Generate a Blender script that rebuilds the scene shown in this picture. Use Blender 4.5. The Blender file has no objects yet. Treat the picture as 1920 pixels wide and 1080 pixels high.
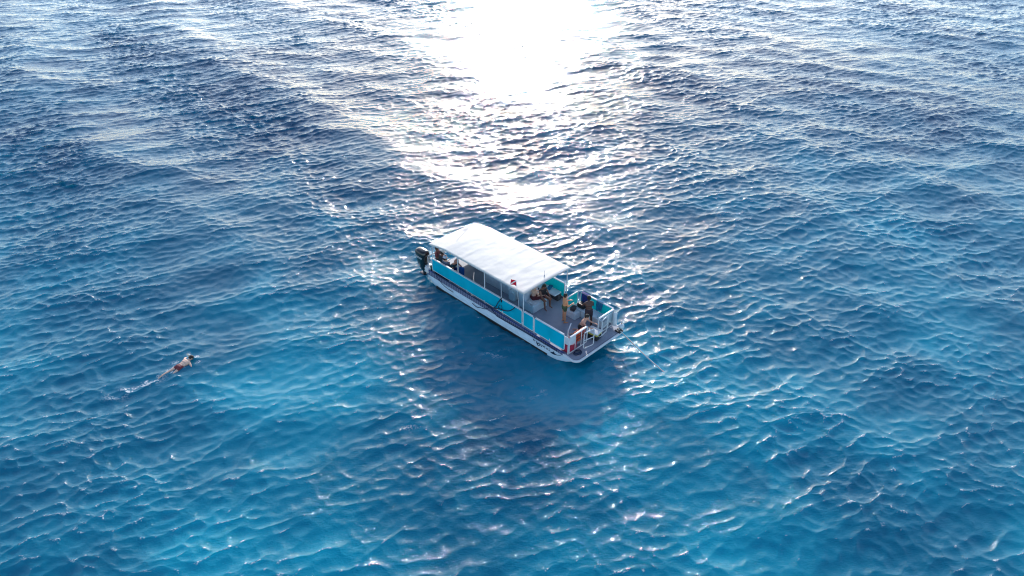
import bpy, bmesh, math, random
import numpy as np
from mathutils import Vector, Matrix, Euler, Quaternion, noise as mnoise
R = math.radians
scene = bpy.context.scene
COL = scene.collection

# ---------------------------------------------------------------- camera
CAM_H = 21.1
cam_data = bpy.data.cameras.new('camera')
cam_data.sensor_width = 36.0
cam_data.lens = 36.0 * 1300.0 / 1920.0
cam_data.clip_start = 0.1
cam_data.clip_end = 20000
cam = bpy.data.objects.new('camera', cam_data)
COL.objects.link(cam)
cam.location = (0, 0, CAM_H)
cam.rotation_euler = (R(90 - 33.6), 0, 0)
scene.camera = cam

# ---------------------------------------------------------------- sky and sun
SUN_EL, SUN_AZ = 18.0, 0.5          # degrees above the horizon, degrees right of +Y
world = bpy.data.worlds.new('World')
scene.world = world
world.use_nodes = True
wn, wl = world.node_tree.nodes, world.node_tree.links
wn.clear()
wout = wn.new('ShaderNodeOutputWorld')
wbg = wn.new('ShaderNodeBackground')
sky = wn.new('ShaderNodeTexSky')
sky.sky_type = 'NISHITA'
sky.sun_disc = False
sky.sun_elevation = R(SUN_EL)
sky.sun_rotation = R(SUN_AZ)
sky.air_density = 0.8
sky.dust_density = 0.4
sky.ozone_density = 0.9
wbg.inputs[1].default_value = 0.15
wl.new(sky.outputs[0], wbg.inputs[0])
wl.new(wbg.outputs[0], wout.inputs[0])

sun_data = bpy.data.lights.new('sun', 'SUN')
sun_data.energy = 2.0
sun_data.angle = R(0.5)
sun_data.color = (1.0, 0.97, 0.95)
sun = bpy.data.objects.new('sun', sun_data)
COL.objects.link(sun)
sd = Vector((math.sin(R(SUN_AZ)) * math.cos(R(SUN_EL)), math.cos(R(SUN_AZ)) * math.cos(R(SUN_EL)), math.sin(R(SUN_EL))))
sun.rotation_euler = sd.to_track_quat('Z', 'Y').to_euler()
sun.location = sd * 60

scene.view_settings.view_transform = 'Standard'
scene.view_settings.look = 'None'
scene.view_settings.gamma = 1.0
scene.view_settings.use_curve_mapping = False
scene.view_settings.exposure = 0.80
try:
    scene.cycles.max_bounces = 6
    scene.cycles.filter_width = 1.1
    scene.cycles.sample_clamp_indirect = 4.0
except Exception:
    pass

# ---------------------------------------------------------------- node helper
def new_mat(name):
    m = bpy.data.materials.new(name)
    m.use_nodes = True
    nt = m.node_tree
    return m, nt, nt.nodes['Principled BSDF']

# ---------------------------------------------------------------- water
def ocean_tile(N, L, systems, lmin, lmax, seed):
    """one periodic tile of wind sea: height, horizontal pull and its squeeze"""
    rng = np.random.default_rng(seed)
    k1 = np.fft.fftfreq(N, d=L / N) * 2 * np.pi
    kx, ky = np.meshgrid(k1, k1, indexing='xy')
    k = np.hypot(kx, ky)
    k[0, 0] = 1e-6
    lam = 2 * np.pi / k
    A = np.zeros_like(k)
    for (lp, sl, dirdeg, spread, pw) in systems:
        kp = 2 * np.pi / lp
        # slope spectrum: rises to the peak, then falls slowly
        s = np.exp(-1.1 * (kp / k) ** 2) * (k / kp) ** (-pw) / k
        cd = (kx * math.cos(R(dirdeg)) + ky * math.sin(R(dirdeg))) / k
        dspread = np.where(cd > 0, cd, 0) ** spread
        dspread = dspread + 0.04
        e = s * np.sqrt(dspread)
        e[(lam < lmin) | (lam > lmax)] = 0
        nrm = math.sqrt(np.sum(e ** 2 * k ** 2) + 1e-20)
        A = np.hypot(A, e / nrm * sl)
    g = (rng.standard_normal((N, N)) + 1j * rng.standard_normal((N, N)))
    F = A * g * N * N / 1.0
    h = np.real(np.fft.ifft2(F))
    dx = np.real(np.fft.ifft2(F * 1j * kx / k))
    dy = np.real(np.fft.ifft2(F * 1j * ky / k))
    jxx = np.real(np.fft.ifft2(-F * kx * kx / k))
    jyy = np.real(np.fft.ifft2(-F * ky * ky / k))
    return [a.astype(np.float32) for a in (h, dx, dy, jxx + jyy)]

def sample(tile, L, x, y):
    N = tile.shape[0]
    u = (x / L * N) % N
    v = (y / L * N) % N
    i = np.floor(u).astype(np.int32) % N
    j = np.floor(v).astype(np.int32) % N
    fu = (u - np.floor(u)).astype(np.float32)
    fv = (v - np.floor(v)).astype(np.float32)
    i1, j1 = (i + 1) % N, (j + 1) % N
    return (tile[j, i] * (1 - fu) * (1 - fv) + tile[j, i1] * fu * (1 - fv)
            + tile[j1, i] * (1 - fu) * fv + tile[j1, i1] * fu * fv)

def soft_noise(x, y, scale, seed, octaves=3):
    """smooth value noise on numpy arrays, about 0..1"""
    out = np.zeros(x.shape, np.float32)
    amp, tot = 1.0, 0.0
    for o in range(octaves):
        rng = np.random.default_rng(seed + o)
        g = rng.random((256, 256)).astype(np.float32)
        u, v = x / scale % 256, y / scale % 256
        i, j = np.floor(u).astype(int) % 256, np.floor(v).astype(int) % 256
        fu, fv = u - np.floor(u), v - np.floor(v)
        fu, fv = fu * fu * (3 - 2 * fu), fv * fv * (3 - 2 * fv)
        i1, j1 = (i + 1) % 256, (j + 1) % 256
        out += amp * (g[j, i] * (1 - fu) * (1 - fv) + g[j, i1] * fu * (1 - fv) + g[j1, i] * (1 - fu) * fv + g[j1, i1] * fu * fv)
        tot += amp
        amp *= 0.5
        scale *= 0.5
    return out / tot

SW = 0.16          # rms slope of the chop
LA, LB = 83.0, 19.7
LC = 143.0
tileA = ocean_tile(1024, LA, [(4.0, SW, -66, 14, 0.45), (2.1, 0.085, -112, 10, 0.35), (1.3, 0.055, -25, 4, 0.3)], 0.38, 14, 11)
tileC = ocean_tile(512, LC, [(11.0, 0.040, -128, 16, 1.5), (6.5, 0.045, -75, 10, 1.5), (24.0, 0.02, 207, 30, 2.5)], 3.0, 60, 7)
tileB = ocean_tile(512, LB, [(0.60, 0.15, -84, 5, 0.2)], 0.09, 0.80, 23)

def sea(x, y, detail=1.0, far=1.0):
    """displaced position of the water surface above (x, y)"""
    # slicks and gust bands run from the far left towards the near right
    u = x * math.cos(R(-55)) + y * math.sin(R(-55))
    v = -x * math.sin(R(-55)) + y * math.cos(R(-55))
    band = soft_noise(u / 3.2 + 9, v + 2.5 * soft_noise(u, v, 14.0, 77, 2), 5.5, 5, 3)
    patch = soft_noise(x, y, 7.0, 33, 2)
    band = np.clip((band - 0.30) / 0.38, 0, 1)
    gust = (0.66 + 0.68 * band) * (0.75 + 0.5 * patch)
    gust2 = (0.45 + 0.95 * band) * (0.35 + 1.4 * soft_noise(x + 31, y * 1.3, 2.6, 15, 3) ** 1.5)
    # the hull shelters the water on its near side
    lee = np.exp(-(((x - 0.2) / 5.0) ** 2 + ((y - 26.6 + 0.75 * x) / 2.6) ** 2))
    gust = gust * (1 - 0.2 * lee); gust2 = gust2 * (1 - 0.3 * lee)
    # old wake of a passing boat: long ridges running from the far left to the near right
    kw = 2 * math.pi / 17.5
    ph = kw * (x * math.cos(R(218)) + y * math.sin(R(218))) + 2.6 * soft_noise(x, y, 30.0, 411, 2) + 0.9
    env = np.clip((y - 30) / 25, 0, 1) * np.clip((170 - y) / 60, 0, 1) * (0.45 + 0.55 * np.clip((12 - x) / 20, 0, 1)) * (0.35 + 1.0 * soft_noise(x, y, 22.0, 511, 2))
    wk = 0.155 * env * (np.cos(ph) + 0.28 * np.cos(2 * ph) + 0.08 * np.cos(3 * ph))
    gust2 = gust2 * (1 + 0.5 * env * np.sin(ph)); gust = gust * (1 + 0.30 * env * np.sin(ph))
    c_ = [sample(t, LC, x, y) * far for t in tileC]
    c_[0] = c_[0] + wk * far
    a = [(sample(t, LA, x, y) * gust * far + q) for t, q in zip(tileA, c_)]
    b = [sample(t, LB, x, y) * gust2 * detail for t in tileB]
    ch = 1.9
    return (x + ch * (a[1] + 0.45 * b[1]), y + ch * (a[2] + 0.45 * b[2]), a[0] + b[0], -a[3] - 0.5 * b[3])

def build_water():
    s_in = np.linspace(-1, 1, 1800)
    s_out = [1.0]
    st = s_in[1] - s_in[0]
    while s_out[-1] < 60:
        st *= 1.22
        s_out.append(s_out[-1] + st)
    s_out = np.array(s_out[1:])
    s = np.concatenate([-s_out[::-1], s_in, s_out])
    ys = [9.0]
    while ys[-1] < 125:
        ys.append(ys[-1] + 0.030 + 0.0011 * ys[-1] + 0.0000075 * ys[-1] ** 2)
    stp = ys[-1] - ys[-2]
    up = list(ys)
    while up[-1] < 6000:
        stp *= 1.2
        up.append(up[-1] + stp)
    dn = [9.0]
    stp = 0.045
    while dn[-1] > -3000:
        stp *= 1.2
        dn.append(dn[-1] - stp)
    yv = np.array(dn[1:][::-1] + up)
    w = 16.0 + 0.78 * np.clip(yv, 9, 125)
    X = (s[None, :] * w[:, None]).astype(np.float32)
    Y = np.repeat(yv[:, None], len(s), 1).astype(np.float32)
    sx = np.gradient(X, axis=1)
    sy = np.gradient(Y, axis=0)
    sp = np.maximum(np.abs(sx), np.abs(sy))
    detail = np.clip((0.30 - sp) / 0.20, 0, 1)
    far = np.clip((1.6 - sp) / 1.0, 0, 1)
    PX, PY, PZ, J = sea(X, Y, detail, far)
    ny, nx = X.shape
    co = np.stack([PX, PY, PZ], -1).reshape(-1, 3).astype(np.float32)
    idx = np.arange(ny * nx, dtype=np.int32).reshape(ny, nx)
    q = np.stack([idx[:-1, :-1], idx[:-1, 1:], idx[1:, 1:], idx[1:, :-1]], -1).reshape(-1)
    me = bpy.data.meshes.new('water')
    nf = (ny - 1) * (nx - 1)
    me.vertices.add(ny * nx)
    me.vertices.foreach_set('co', co.reshape(-1))
    me.loops.add(nf * 4)
    me.loops.foreach_set('vertex_index', q)
    me.polygons.add(nf)
    me.polygons.foreach_set('loop_start', np.arange(0, nf * 4, 4, dtype=np.int32))
    me.polygons.foreach_set('use_smooth', np.ones(nf, dtype=bool))
    me.update(calc_edges=True)
    # shallow / deep ground below, foam on squeezed crests and behind the swimmer's feet, painted light specks by the hull
    def blob(cx, cy, rx, ry, rot=0):
        c, s_ = math.cos(rot), math.sin(rot)
        u = ((X - cx) * c + (Y - cy) * s_) / rx
        v = (-(X - cx) * s_ + (Y - cy) * c) / ry
        return np.exp(-(u * u + v * v))
    wx = X + 3.0 * soft_noise(X, Y, 4.0, 201, 3); wy = Y + 3.0 * soft_noise(X, Y, 4.0, 301, 3)
    n1 = soft_noise(wx, wy, 8.0, 40, 5)
    n2 = soft_noise(X + 50, Y, 3.0, 60, 4)
    bed = 0.30 + 0.32 * np.clip((60 - Y) / 35, 0, 1) + 0.60 * (n1 - 0.5) + 0.50 * (n2 - 0.5)
    for (px, py, rx, ry, am) in SEABED:
        bed += am * blob(px, py, rx, ry)
    n3 = soft_noise(wx * 1.0 + 7, wy, 1.1, 140, 4)       # coral heads
    bed -= 0.20 * np.clip((n3 - 0.40) / 0.22, 0, 1) * np.clip(1.3 * (blob(-0.8, 19.0, 3.4, 2.4) + 0.8 * blob(4.5, 21.5, 2.6, 1.3) + 0.6 * blob(10, 18, 3, 1.5)), 0, 1)
    bed = np.clip(bed, 0, 0.85)
    foam_glint = np.clip((J - FOAM_T) / 0.15, 0, 1)
    fn = soft_noise(X, Y * 1.4, 0.42, 90, 3)
    foam_glint = foam_glint * np.clip((fn - 0.42) / 0.12, 0, 1)
    for (px, py, rx, ry, rot, am) in FOAM_GLINT_SPOTS:
        foam_glint = np.maximum(foam_glint, np.clip(blob(px, py, rx, ry, rot) * am * np.clip((fn - 0.48) / 0.12, 0, 1), 0, 1))
    for nm, arr in (('seabed', bed), ('foam_glint', foam_glint)):
        at = me.attributes.new(nm, 'FLOAT', 'POINT')
        at.data.foreach_set('value', arr.reshape(-1).astype(np.float32))
    me.materials.append(water_material())
    ob = bpy.data.objects.new('water', me)
    COL.objects.link(ob)
    ob['kind'] = 'structure'
    return ob

SEABED = [  # x, y, radius x, radius y, lighter (+) or darker (-)
    (-1.8, 20.0, 2.2, 1.5, -0.12), (1.0, 17.4, 2.4, 1.4, -0.12), (2.5, 22.0, 2.4, 1.4, 0.15),
    (-8.5, 15.5, 4.5, 2.2, 0.22), (8.0, 15.0, 5.0, 1.8, 0.22), (0, 23.0, 5, 2, 0.12), (-20, 60, 30, 25, -0.25),
    (35, 70, 30, 25, -0.20), (-24, 26, 6, 6, 0.1), (-8, 26, 6, 4, 0.08), (14, 22, 6, 4, 0.1),
]
FOAM_T = 0.27
FOAM_GLINT_SPOTS = [(5.6, 26.6, 0.35, 0.16, 0.3, 0.8), (-5.9, 33.6, 0.5, 0.2, 0, 0.7), (-0.85, 26.0, 0.5, 0.25, 0.2, 0.5), (1.05, 23.4, 0.6, 0.25, 0.2, 0.4), (-4.6, 21.9, 0.5, 0.1, 0.1, 0.8), (-4.2, 21.0, 0.4, 0.1, 0.1, 0.8), (-2.5, 19.9, 0.45, 0.1, 0.1, 0.8), (-15.36, 26.25, 0.20, 0.08, 0.1, 2.5), (-15.10, 26.12, 0.20, 0.08, -0.5, 2.5), (-14.92, 25.9, 0.20, 0.08, -1.1, 2.5), (-14.86, 25.66, 0.17, 0.07, -1.6, 2.5), (-15.75, 25.6, 0.35, 0.10, 0.5, 0.8), (-16.75, 24.0, 0.75, 0.28, 0.75, 2.2), (-17.35, 23.5, 0.5, 0.25, 0.4, 2.0), (-16.1, 24.9, 0.5, 0.12, 0.9, 0.8)]  # the patches just off the near hull side are painted light reflections

def water_material():
    m, nt, b = new_mat('sea_water')
    N, Lk = nt.nodes, nt.links
    a = N.new('ShaderNodeAttribute'); a.attribute_name = 'seabed'
    f = N.new('ShaderNodeAttribute'); f.attribute_name = 'foam_glint'
    cr = N.new('ShaderNodeValToRGB')
    e = cr.color_ramp.elements
    e[0].position, e[0].color = 0.0, (0.0005, 0.066, 0.140, 1)
    e[1].position, e[1].color = 1.0, (0.001, 0.36, 0.50, 1)
    x = cr.color_ramp.elements.new(0.5); x.color = (0.0005, 0.165, 0.265, 1)
    Lk.new(a.outputs['Fac'], cr.inputs[0])
    mx = N.new('ShaderNodeMix'); mx.data_type = 'RGBA'
    mx.inputs[7].default_value = (0.85, 0.85, 0.85, 1)
    tcf = N.new('ShaderNodeTexCoord')
    nf = N.new('ShaderNodeTexNoise'); nf.inputs['Scale'].default_value = 14.0; nf.inputs['Detail'].default_value = 4
    Lk.new(tcf.outputs['Object'], nf.inputs[0])
    rf = N.new('ShaderNodeMapRange'); rf.inputs['From Min'].default_value = 0.42; rf.inputs['From Max'].default_value = 0.58
    Lk.new(nf.outputs[0], rf.inputs['Value'])
    fm = N.new('ShaderNodeMath'); fm.operation = 'MULTIPLY'
    Lk.new(f.outputs['Fac'], fm.inputs[0]); Lk.new(rf.outputs[0], fm.inputs[1])
    iv = N.new('ShaderNodeMath'); iv.operation = 'SUBTRACT'; iv.use_clamp = True; iv.inputs[0].default_value = 0.6
    Lk.new(fm.outputs[0], iv.inputs[1]); Lk.new(iv.outputs[0], b.inputs['Subsurface Weight'])
    Lk.new(fm.outputs[0], mx.inputs[0])
    Lk.new(cr.outputs[0], mx.inputs[6])
    Lk.new(mx.outputs[2], b.inputs['Base Color'])
    mr = N.new('ShaderNodeMapRange')
    mr.inputs['To Min'].default_value = 0.035
    mr.inputs['To Max'].default_value = 0.7
    Lk.new(fm.outputs[0], mr.inputs['Value'])
    Lk.new(mr.outputs[0], b.inputs['Roughness'])
    # light that enters the sea spreads sideways before it comes back out
    b.subsurface_method = 'BURLEY'
    b.inputs['Subsurface Weight'].default_value = 1.0
    b.inputs['Subsurface Radius'].default_value = (0.3, 1.0, 1.2)
    b.inputs['Subsurface Scale'].default_value = 1.2
    b.inputs['IOR'].default_value = 1.46
    tc = N.new('ShaderNodeTexCoord')
    mp = N.new('ShaderNodeMapping'); mp.inputs['Scale'].default_value = (1.0, 1.9, 1.0)
    mp.inputs['Rotation'].default_value = (0, 0, R(-20))
    Lk.new(tc.outputs['Object'], mp.inputs[0])
    nz = N.new('ShaderNodeTexNoise'); nz.inputs['Scale'].default_value = 7.0
    nz.inputs['Detail'].default_value = 5; nz.inputs['Roughness'].default_value = 0.68
    nz.inputs['Distortion'].default_value = 0.6
    Lk.new(mp.outputs[0], nz.inputs[0])
    bp = N.new('ShaderNodeBump'); bp.inputs['Strength'].default_value = 1.0
    bp.inputs['Distance'].default_value = 0.017
    Lk.new(nz.outputs[0], bp.inputs['Height'])
    Lk.new(bp.outputs[0], b.inputs['Normal'])
    return m

water = build_water()

# ---------------------------------------------------------------- object helpers
def tag(o, label=None, cat=None, group=None, kind=None):
    if label: o['label'] = label
    if cat: o['category'] = cat
    if group: o['group'] = group
    if kind: o['kind'] = kind
    return o

BOAT_M = Matrix.Translation((-4.37549, 32.19396, 0)) @ Matrix.Rotation(R(-45.275), 4, 'Z')

def thing(name, label, cat, loc=(0, 0, 0), rotz=0.0, group=None, world=False):
    """an Empty at the thing's base; loc and rotz are in the boat's own axes"""
    o = bpy.data.objects.new(name, None)
    o.empty_display_size = 0.3
    COL.objects.link(o)
    M = Matrix.Translation(loc) @ Matrix.Rotation(rotz, 4, 'Z')
    o.matrix_world = M if world else BOAT_M @ M
    return tag(o, label, cat, group)

class MB:
    """collects shapes into one mesh"""
    def __init__(s):
        s.bm = bmesh.new()
    def box(s, a, b, bevel=0.0, rot=None, seg=2):
        a, b = Vector(a), Vector(b)
        c, d = (a + b) / 2, (b - a)
        t = bmesh.new()
        bmesh.ops.create_cube(t, size=1.0)
        for v in t.verts:
            v.co = Vector((v.co.x * d.x, v.co.y * d.y, v.co.z * d.z))
        if bevel > 0:
            bmesh.ops.bevel(t, geom=t.edges[:], offset=min(bevel, min(abs(x) for x in d) * 0.45), segments=seg, affect='EDGES', profile=0.6)
        M = Matrix.Translation(c)
        if rot is not None:
            M = M @ rot.to_4x4()
        t.transform(M)
        s.merge(t)
        return s
    def merge(s, t):
        me = bpy.data.meshes.new('tmp')
        t.to_mesh(me); t.free()
        s.bm.from_mesh(me)
        bpy.data.meshes.remove(me)
    def cap(s, p0, p1, r0, r1=None, n=10, rings=3, sx=1.0, sy=1.0):
        """tapered capsule; sx, sy flatten its cross section"""
        r1 = r0 if r1 is None else r1
        p0, p1 = Vector(p0), Vector(p1)
        ax = p1 - p0
        L = ax.length
        q = ax.to_track_quat('Z', 'Y') if L > 1e-6 else Quaternion()
        prof = []
        for i in range(rings + 1):
            a = -math.pi / 2 + (math.pi / 2) * i / rings
            prof.append((r0 * math.cos(a), r0 * math.sin(a)))
        for i in range(rings + 1):
            a = (math.pi / 2) * i / rings
            prof.append((r1 * math.cos(a), L + r1 * math.sin(a)))
        M = Matrix.Translation(p0) @ q.to_matrix().to_4x4()
        bm = s.bm
        rows = []
        for (r, z) in prof:
            if r < 1e-5:
                rows.append([bm.verts.new(M @ Vector((0, 0, z)))])
            else:
                rows.append([bm.verts.new(M @ Vector((r * sx * math.cos(2 * math.pi * k / n), r * sy * math.sin(2 * math.pi * k / n), z))) for k in range(n)])
        for A, B in zip(rows, rows[1:]):
            for k in range(n):
                k1 = (k + 1) % n
                if len(A) == 1 and len(B) == 1: continue
                if len(A) == 1: bm.faces.new((A[0], B[k1], B[k]))
                elif len(B) == 1: bm.faces.new((A[k], A[k1], B[0]))
                else: bm.faces.new((A[k], A[k1], B[k1], B[k]))
        return s
    def ball(s, c, rad, n=12):
        rad = Vector(rad) if hasattr(rad, '__len__') else Vector((rad,) * 3)
        t = bmesh.new()
        bmesh.ops.create_uvsphere(t, u_segments=n, v_segments=n // 2 + 1, radius=1.0)
        t.transform(Matrix.Translation(c) @ Matrix.Diagonal((*rad, 1)))
        s.merge(t)
        return s
    def tube(s, pts, r, n=8, closed=False):
        """round bar through points"""
        pts = [Vector(p) for p in pts]
        bm = s.bm
        rings = []
        m = len(pts)
        up = Vector((0.13, 0.21, 0.97)).normalized()
        for i, p in enumerate(pts):
            if closed: t = pts[(i + 1) % m] - pts[i - 1]
            elif i == 0: t = pts[1] - p
            elif i == m - 1: t = p - pts[-2]
            else: t = (pts[i + 1] - p).normalized() + (p - pts[i - 1]).normalized()
            t.normalize()
            a = t.cross(up)
            if a.length < 1e-3: a = t.cross(Vector((1, 0, 0)))
            a.normalize(); b = t.cross(a)
            k_ = 1.0
            rings.append([bm.verts.new(p + (a * math.cos(2 * math.pi * k / n) + b * math.sin(2 * math.pi * k / n)) * r * k_) for k in range(n)])
        prs = list(zip(rings, rings[1:])) + ([(rings[-1], rings[0])] if closed else [])
        for A, B in prs:
            for k in range(n):
                bm.faces.new((A[k], B[k], B[(k + 1) % n], A[(k + 1) % n]))
        if not closed:
            bm.faces.new(rings[0]); bm.faces.new(rings[-1][::-1])
        return s
    def loft(s, secs, cap=True):
        bm = s.bm
        rows = [[bm.verts.new(Vector(p)) for p in sec] for sec in secs]
        n = len(rows[0])
        for A, B in zip(rows, rows[1:]):
            for k in range(n):
                bm.faces.new((A[k], A[(k + 1) % n], B[(k + 1) % n], B[k]))
        if cap:
            bm.faces.new(rows[0][::-1]); bm.faces.new(rows[-1])
        return s
    def prism(s, poly, a, b, axis='y'):
        """polygon in the plane across the axis, from a to b"""
        def P(u, v, w):
            return {'y': (u, w, v), 'x': (w, u, v), 'z': (u, v, w)}[axis]
        return s.loft([[P(u, v, a) for u, v in poly], [P(u, v, b) for u, v in poly]])
    def build(s, name, mat, parent=None, smooth=True, angle=40, M=None):
        bm = s.bm
        bmesh.ops.recalc_face_normals(bm, faces=bm.faces[:])
        if smooth:
            for f in bm.faces: f.smooth = True
            for e in bm.edges:
                if len(e.link_faces) == 2 and e.calc_face_angle(0) > R(angle):
                    e.smooth = False
        me = bpy.data.meshes.new(name)
        bm.to_mesh(me); bm.free()
        if mat: me.materials.append(mat)
        o = bpy.data.objects.new(name, me)
        COL.objects.link(o)
        if parent is not None:
            o.parent = parent
        elif M is not None:
            o.matrix_world = M
        return o

def smooth_path(pts, n=6):
    """Catmull-Rom through points"""
    pts = [Vector(p) for p in pts]
    P = [pts[0]] + pts + [pts[-1]]
    out = []
    for i in range(1, len(P) - 2):
        for k in range(n):
            t = k / n
            a, b, c, d = P[i - 1], P[i], P[i + 1], P[i + 2]
            out.append(0.5 * ((2 * b) + (c - a) * t + (2 * a - 5 * b + 4 * c - d) * t * t + (3 * b - a - 3 * c + d) * t ** 3))
    out.append(pts[-1])
    return out

def mat(name, col, rough=0.5, metal=0.0, var=0.08, scale=6.0, bump=0.0, coat=0.0, sheen=0.0, stretch=(1, 1, 1), trans=0.0):
    m, nt, b = new_mat(name)
    N, Lk = nt.nodes, nt.links
    tc = N.new('ShaderNodeTexCoord')
    mp = N.new('ShaderNodeMapping'); mp.inputs['Scale'].default_value = stretch
    Lk.new(tc.outputs['Object'], mp.inputs[0])
    nz = N.new('ShaderNodeTexNoise')
    nz.inputs['Scale'].default_value = scale
    nz.inputs['Detail'].default_value = 5
    Lk.new(mp.outputs[0], nz.inputs[0])
    cr = N.new('ShaderNodeValToRGB')
    e = cr.color_ramp.elements
    e[0].position, e[1].position = 0.3, 0.7
    e[0].color = tuple(max(0, c * (1 - var)) for c in col) + (1,)
    e[1].color = tuple(min(1, c * (1 + var)) for c in col) + (1,)
    Lk.new(nz.outputs[0], cr.inputs[0])
    Lk.new(cr.outputs[0], b.inputs['Base Color'])
    b.inputs['Roughness'].default_value = rough
    b.inputs['Metallic'].default_value = metal
    b.inputs['Coat Weight'].default_value = coat
    b.inputs['Sheen Weight'].default_value = sheen
    if bump > 0:
        bp = N.new('ShaderNodeBump'); bp.inputs['Strength'].default_value = 0.6
        bp.inputs['Distance'].default_value = bump
        Lk.new(nz.outputs[0], bp.inputs['Height'])
        Lk.new(bp.outputs[0], b.inputs['Normal'])
    if trans > 0:                      # thin cloth or sheet: some light comes through from behind
        tr = N.new('ShaderNodeBsdfTranslucent')
        Lk.new(cr.outputs[0], tr.inputs[0])
        mx = N.new('ShaderNodeMixShader'); mx.inputs[0].default_value = trans
        Lk.new(b.outputs[0], mx.inputs[1]); Lk.new(tr.outputs[0], mx.inputs[2])
        Lk.new(mx.outputs[0], N['Material Output'].inputs[0])
    return m

M_WHITE = mat('white_gelcoat', (0.74, 0.76, 0.78), 0.35, var=0.05, scale=3)
M_CANVAS = mat('white_canopy_sheet', (0.86, 0.79, 0.70), 0.6, var=0.03, scale=1.6, bump=0.02)
M_RAIL = mat('white_powder_coated_rail', (0.78, 0.79, 0.80), 0.35, var=0.04)
M_ALU = mat('brushed_aluminium', (0.60, 0.66, 0.72), 0.38, metal=0.35, var=0.08, scale=5, stretch=(1, 1, 6))
M_HULL = mat('pale_blue_hull', (0.66, 0.80, 0.90), 0.4, metal=0.0, var=0.10, scale=3, stretch=(1, 1, 3))
M_DARK = mat('black_rubber', (0.015, 0.017, 0.02), 0.5, var=0.2)
M_TEAL = mat('turquoise_fence_panel', (0.0, 0.64, 0.82), 0.30, var=0.10, scale=1.1, stretch=(1, 1, 0.5), trans=0.25)
M_SUNBLOCK = mat('dark_sun_blocking_mesh', (0.03, 0.035, 0.04), 0.8, var=0.2)  # for sheets added to block the sun under the canopy
M_TEAL2 = mat('green_turquoise_fence_panel', (0.0, 0.58, 0.62), 0.35, var=0.08, scale=1.5, trans=0.45)
M_NAVY = mat('navy_cloth', (0.02, 0.035, 0.22), 0.8, var=0.3, bump=0.01, scale=9)
M_BLUE = mat('blue_plastic', (0.02, 0.12, 0.42), 0.4, var=0.15)
M_RED = mat('red_plastic', (0.50, 0.03, 0.07), 0.45, var=0.15)
M_ORANGE = mat('orange_red_cloth', (0.62, 0.10, 0.04), 0.7, var=0.2, bump=0.01, scale=12)
M_RING = mat('pink_white_ring_cover', (0.78, 0.52, 0.50), 0.5, var=0.12)
M_YELLOW = mat('yellow_plastic', (0.60, 0.50, 0.08), 0.45, var=0.15)
M_BLACK = mat('black_engine_paint', (0.008, 0.008, 0.010), 0.22, var=0.2, coat=0.6)
M_ROPE = mat('white_rope', (0.72, 0.72, 0.68), 0.8, var=0.12, scale=40)
M_DROPE = mat('dark_blue_rope', (0.012, 0.03, 0.08), 0.75, var=0.25, scale=30)
M_SHADE = mat('bench_under_shade', (0.06, 0.065, 0.07), 0.7, var=0.2)  # shade under the seats put into the bench base colour
M_GREEN = mat('dark_green_cloth', (0.02, 0.07, 0.045), 0.7, var=0.3, bump=0.01, scale=14)
M_WCLOTH = mat('white_cloth', (0.74, 0.72, 0.70), 0.8, var=0.08, bump=0.015, scale=9)
M_TOWELT = mat('teal_blue_cloth', (0.01, 0.18, 0.34), 0.8, var=0.3, bump=0.01, scale=9)
M_GREY = mat('grey_cloth', (0.28, 0.30, 0.36), 0.8, var=0.25, bump=0.01, scale=10)

def deck_material():
    m, nt, b = new_mat('grey_violet_deck_vinyl')
    N, Lk = nt.nodes, nt.links
    tc = N.new('ShaderNodeTexCoord')
    n1 = N.new('ShaderNodeTexNoise'); n1.inputs['Scale'].default_value = 1.3; n1.inputs['Detail'].default_value = 6
    n2 = N.new('ShaderNodeTexNoise'); n2.inputs['Scale'].default_value = 45; n2.inputs['Detail'].default_value = 2
    Lk.new(tc.outputs['Object'], n1.inputs[0]); Lk.new(tc.outputs['Object'], n2.inputs[0])
    cr = N.new('ShaderNodeValToRGB')
    e = cr.color_ramp.elements
    e[0].position, e[0].color = 0.3, (0.32, 0.36, 0.45, 1)
    e[1].position, e[1].color = 0.7, (0.44, 0.46, 0.55, 1)
    Lk.new(n1.outputs[0], cr.inputs[0])
    mx = N.new('ShaderNodeMix'); mx.data_type = 'RGBA'; mx.blend_type = 'MULTIPLY'; mx.inputs[0].default_value = 0.35
    Lk.new(cr.outputs[0], mx.inputs[6]); Lk.new(n2.outputs[1], mx.inputs[7])
    Lk.new(mx.outputs[2], b.inputs['Base Color'])
    b.inputs['Roughness'].default_value = 0.55
    return m

def skirt_material():
    m, nt, b = new_mat('ribbed_violet_rub_rail')
    N, Lk = nt.nodes, nt.links
    tc = N.new('ShaderNodeTexCoord')
    mp = N.new('ShaderNodeMapping'); mp.inputs['Scale'].default_value = (1, 0.0, 1)
    Lk.new(tc.outputs['Object'], mp.inputs[0])
    w = N.new('ShaderNodeTexWave'); w.bands_direction = 'X'; w.inputs['Scale'].default_value = 2.2
    w.inputs['Distortion'].default_value = 1.5; w.inputs['Detail'].default_value = 2
    Lk.new(mp.outputs[0], w.inputs[0])
    cr = N.new('ShaderNodeValToRGB')
    e = cr.color_ramp.elements
    e[0].position, e[0].color = 0.2, (0.09, 0.10, 0.18, 1)
    e[1].position, e[1].color = 0.8, (0.26, 0.28, 0.38, 1)
    Lk.new(w.outputs[0], cr.inputs[0])
    Lk.new(cr.outputs[0], b.inputs['Base Color'])
    b.inputs['Roughness'].default_value = 0.45
    return m
M_DECK = deck_material()
M_SKIRT = skirt_material()

# ---------------------------------------------------------------- the boat
ZD = 0.62
W = 3.36
def fb(x):      # bottom edge of the side panels
    return 0.865 - 0.013 * x
boat = thing('pontoon_boat', 'white pontoon tour boat with turquoise side panels under a long white canopy', 'boat')

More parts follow.
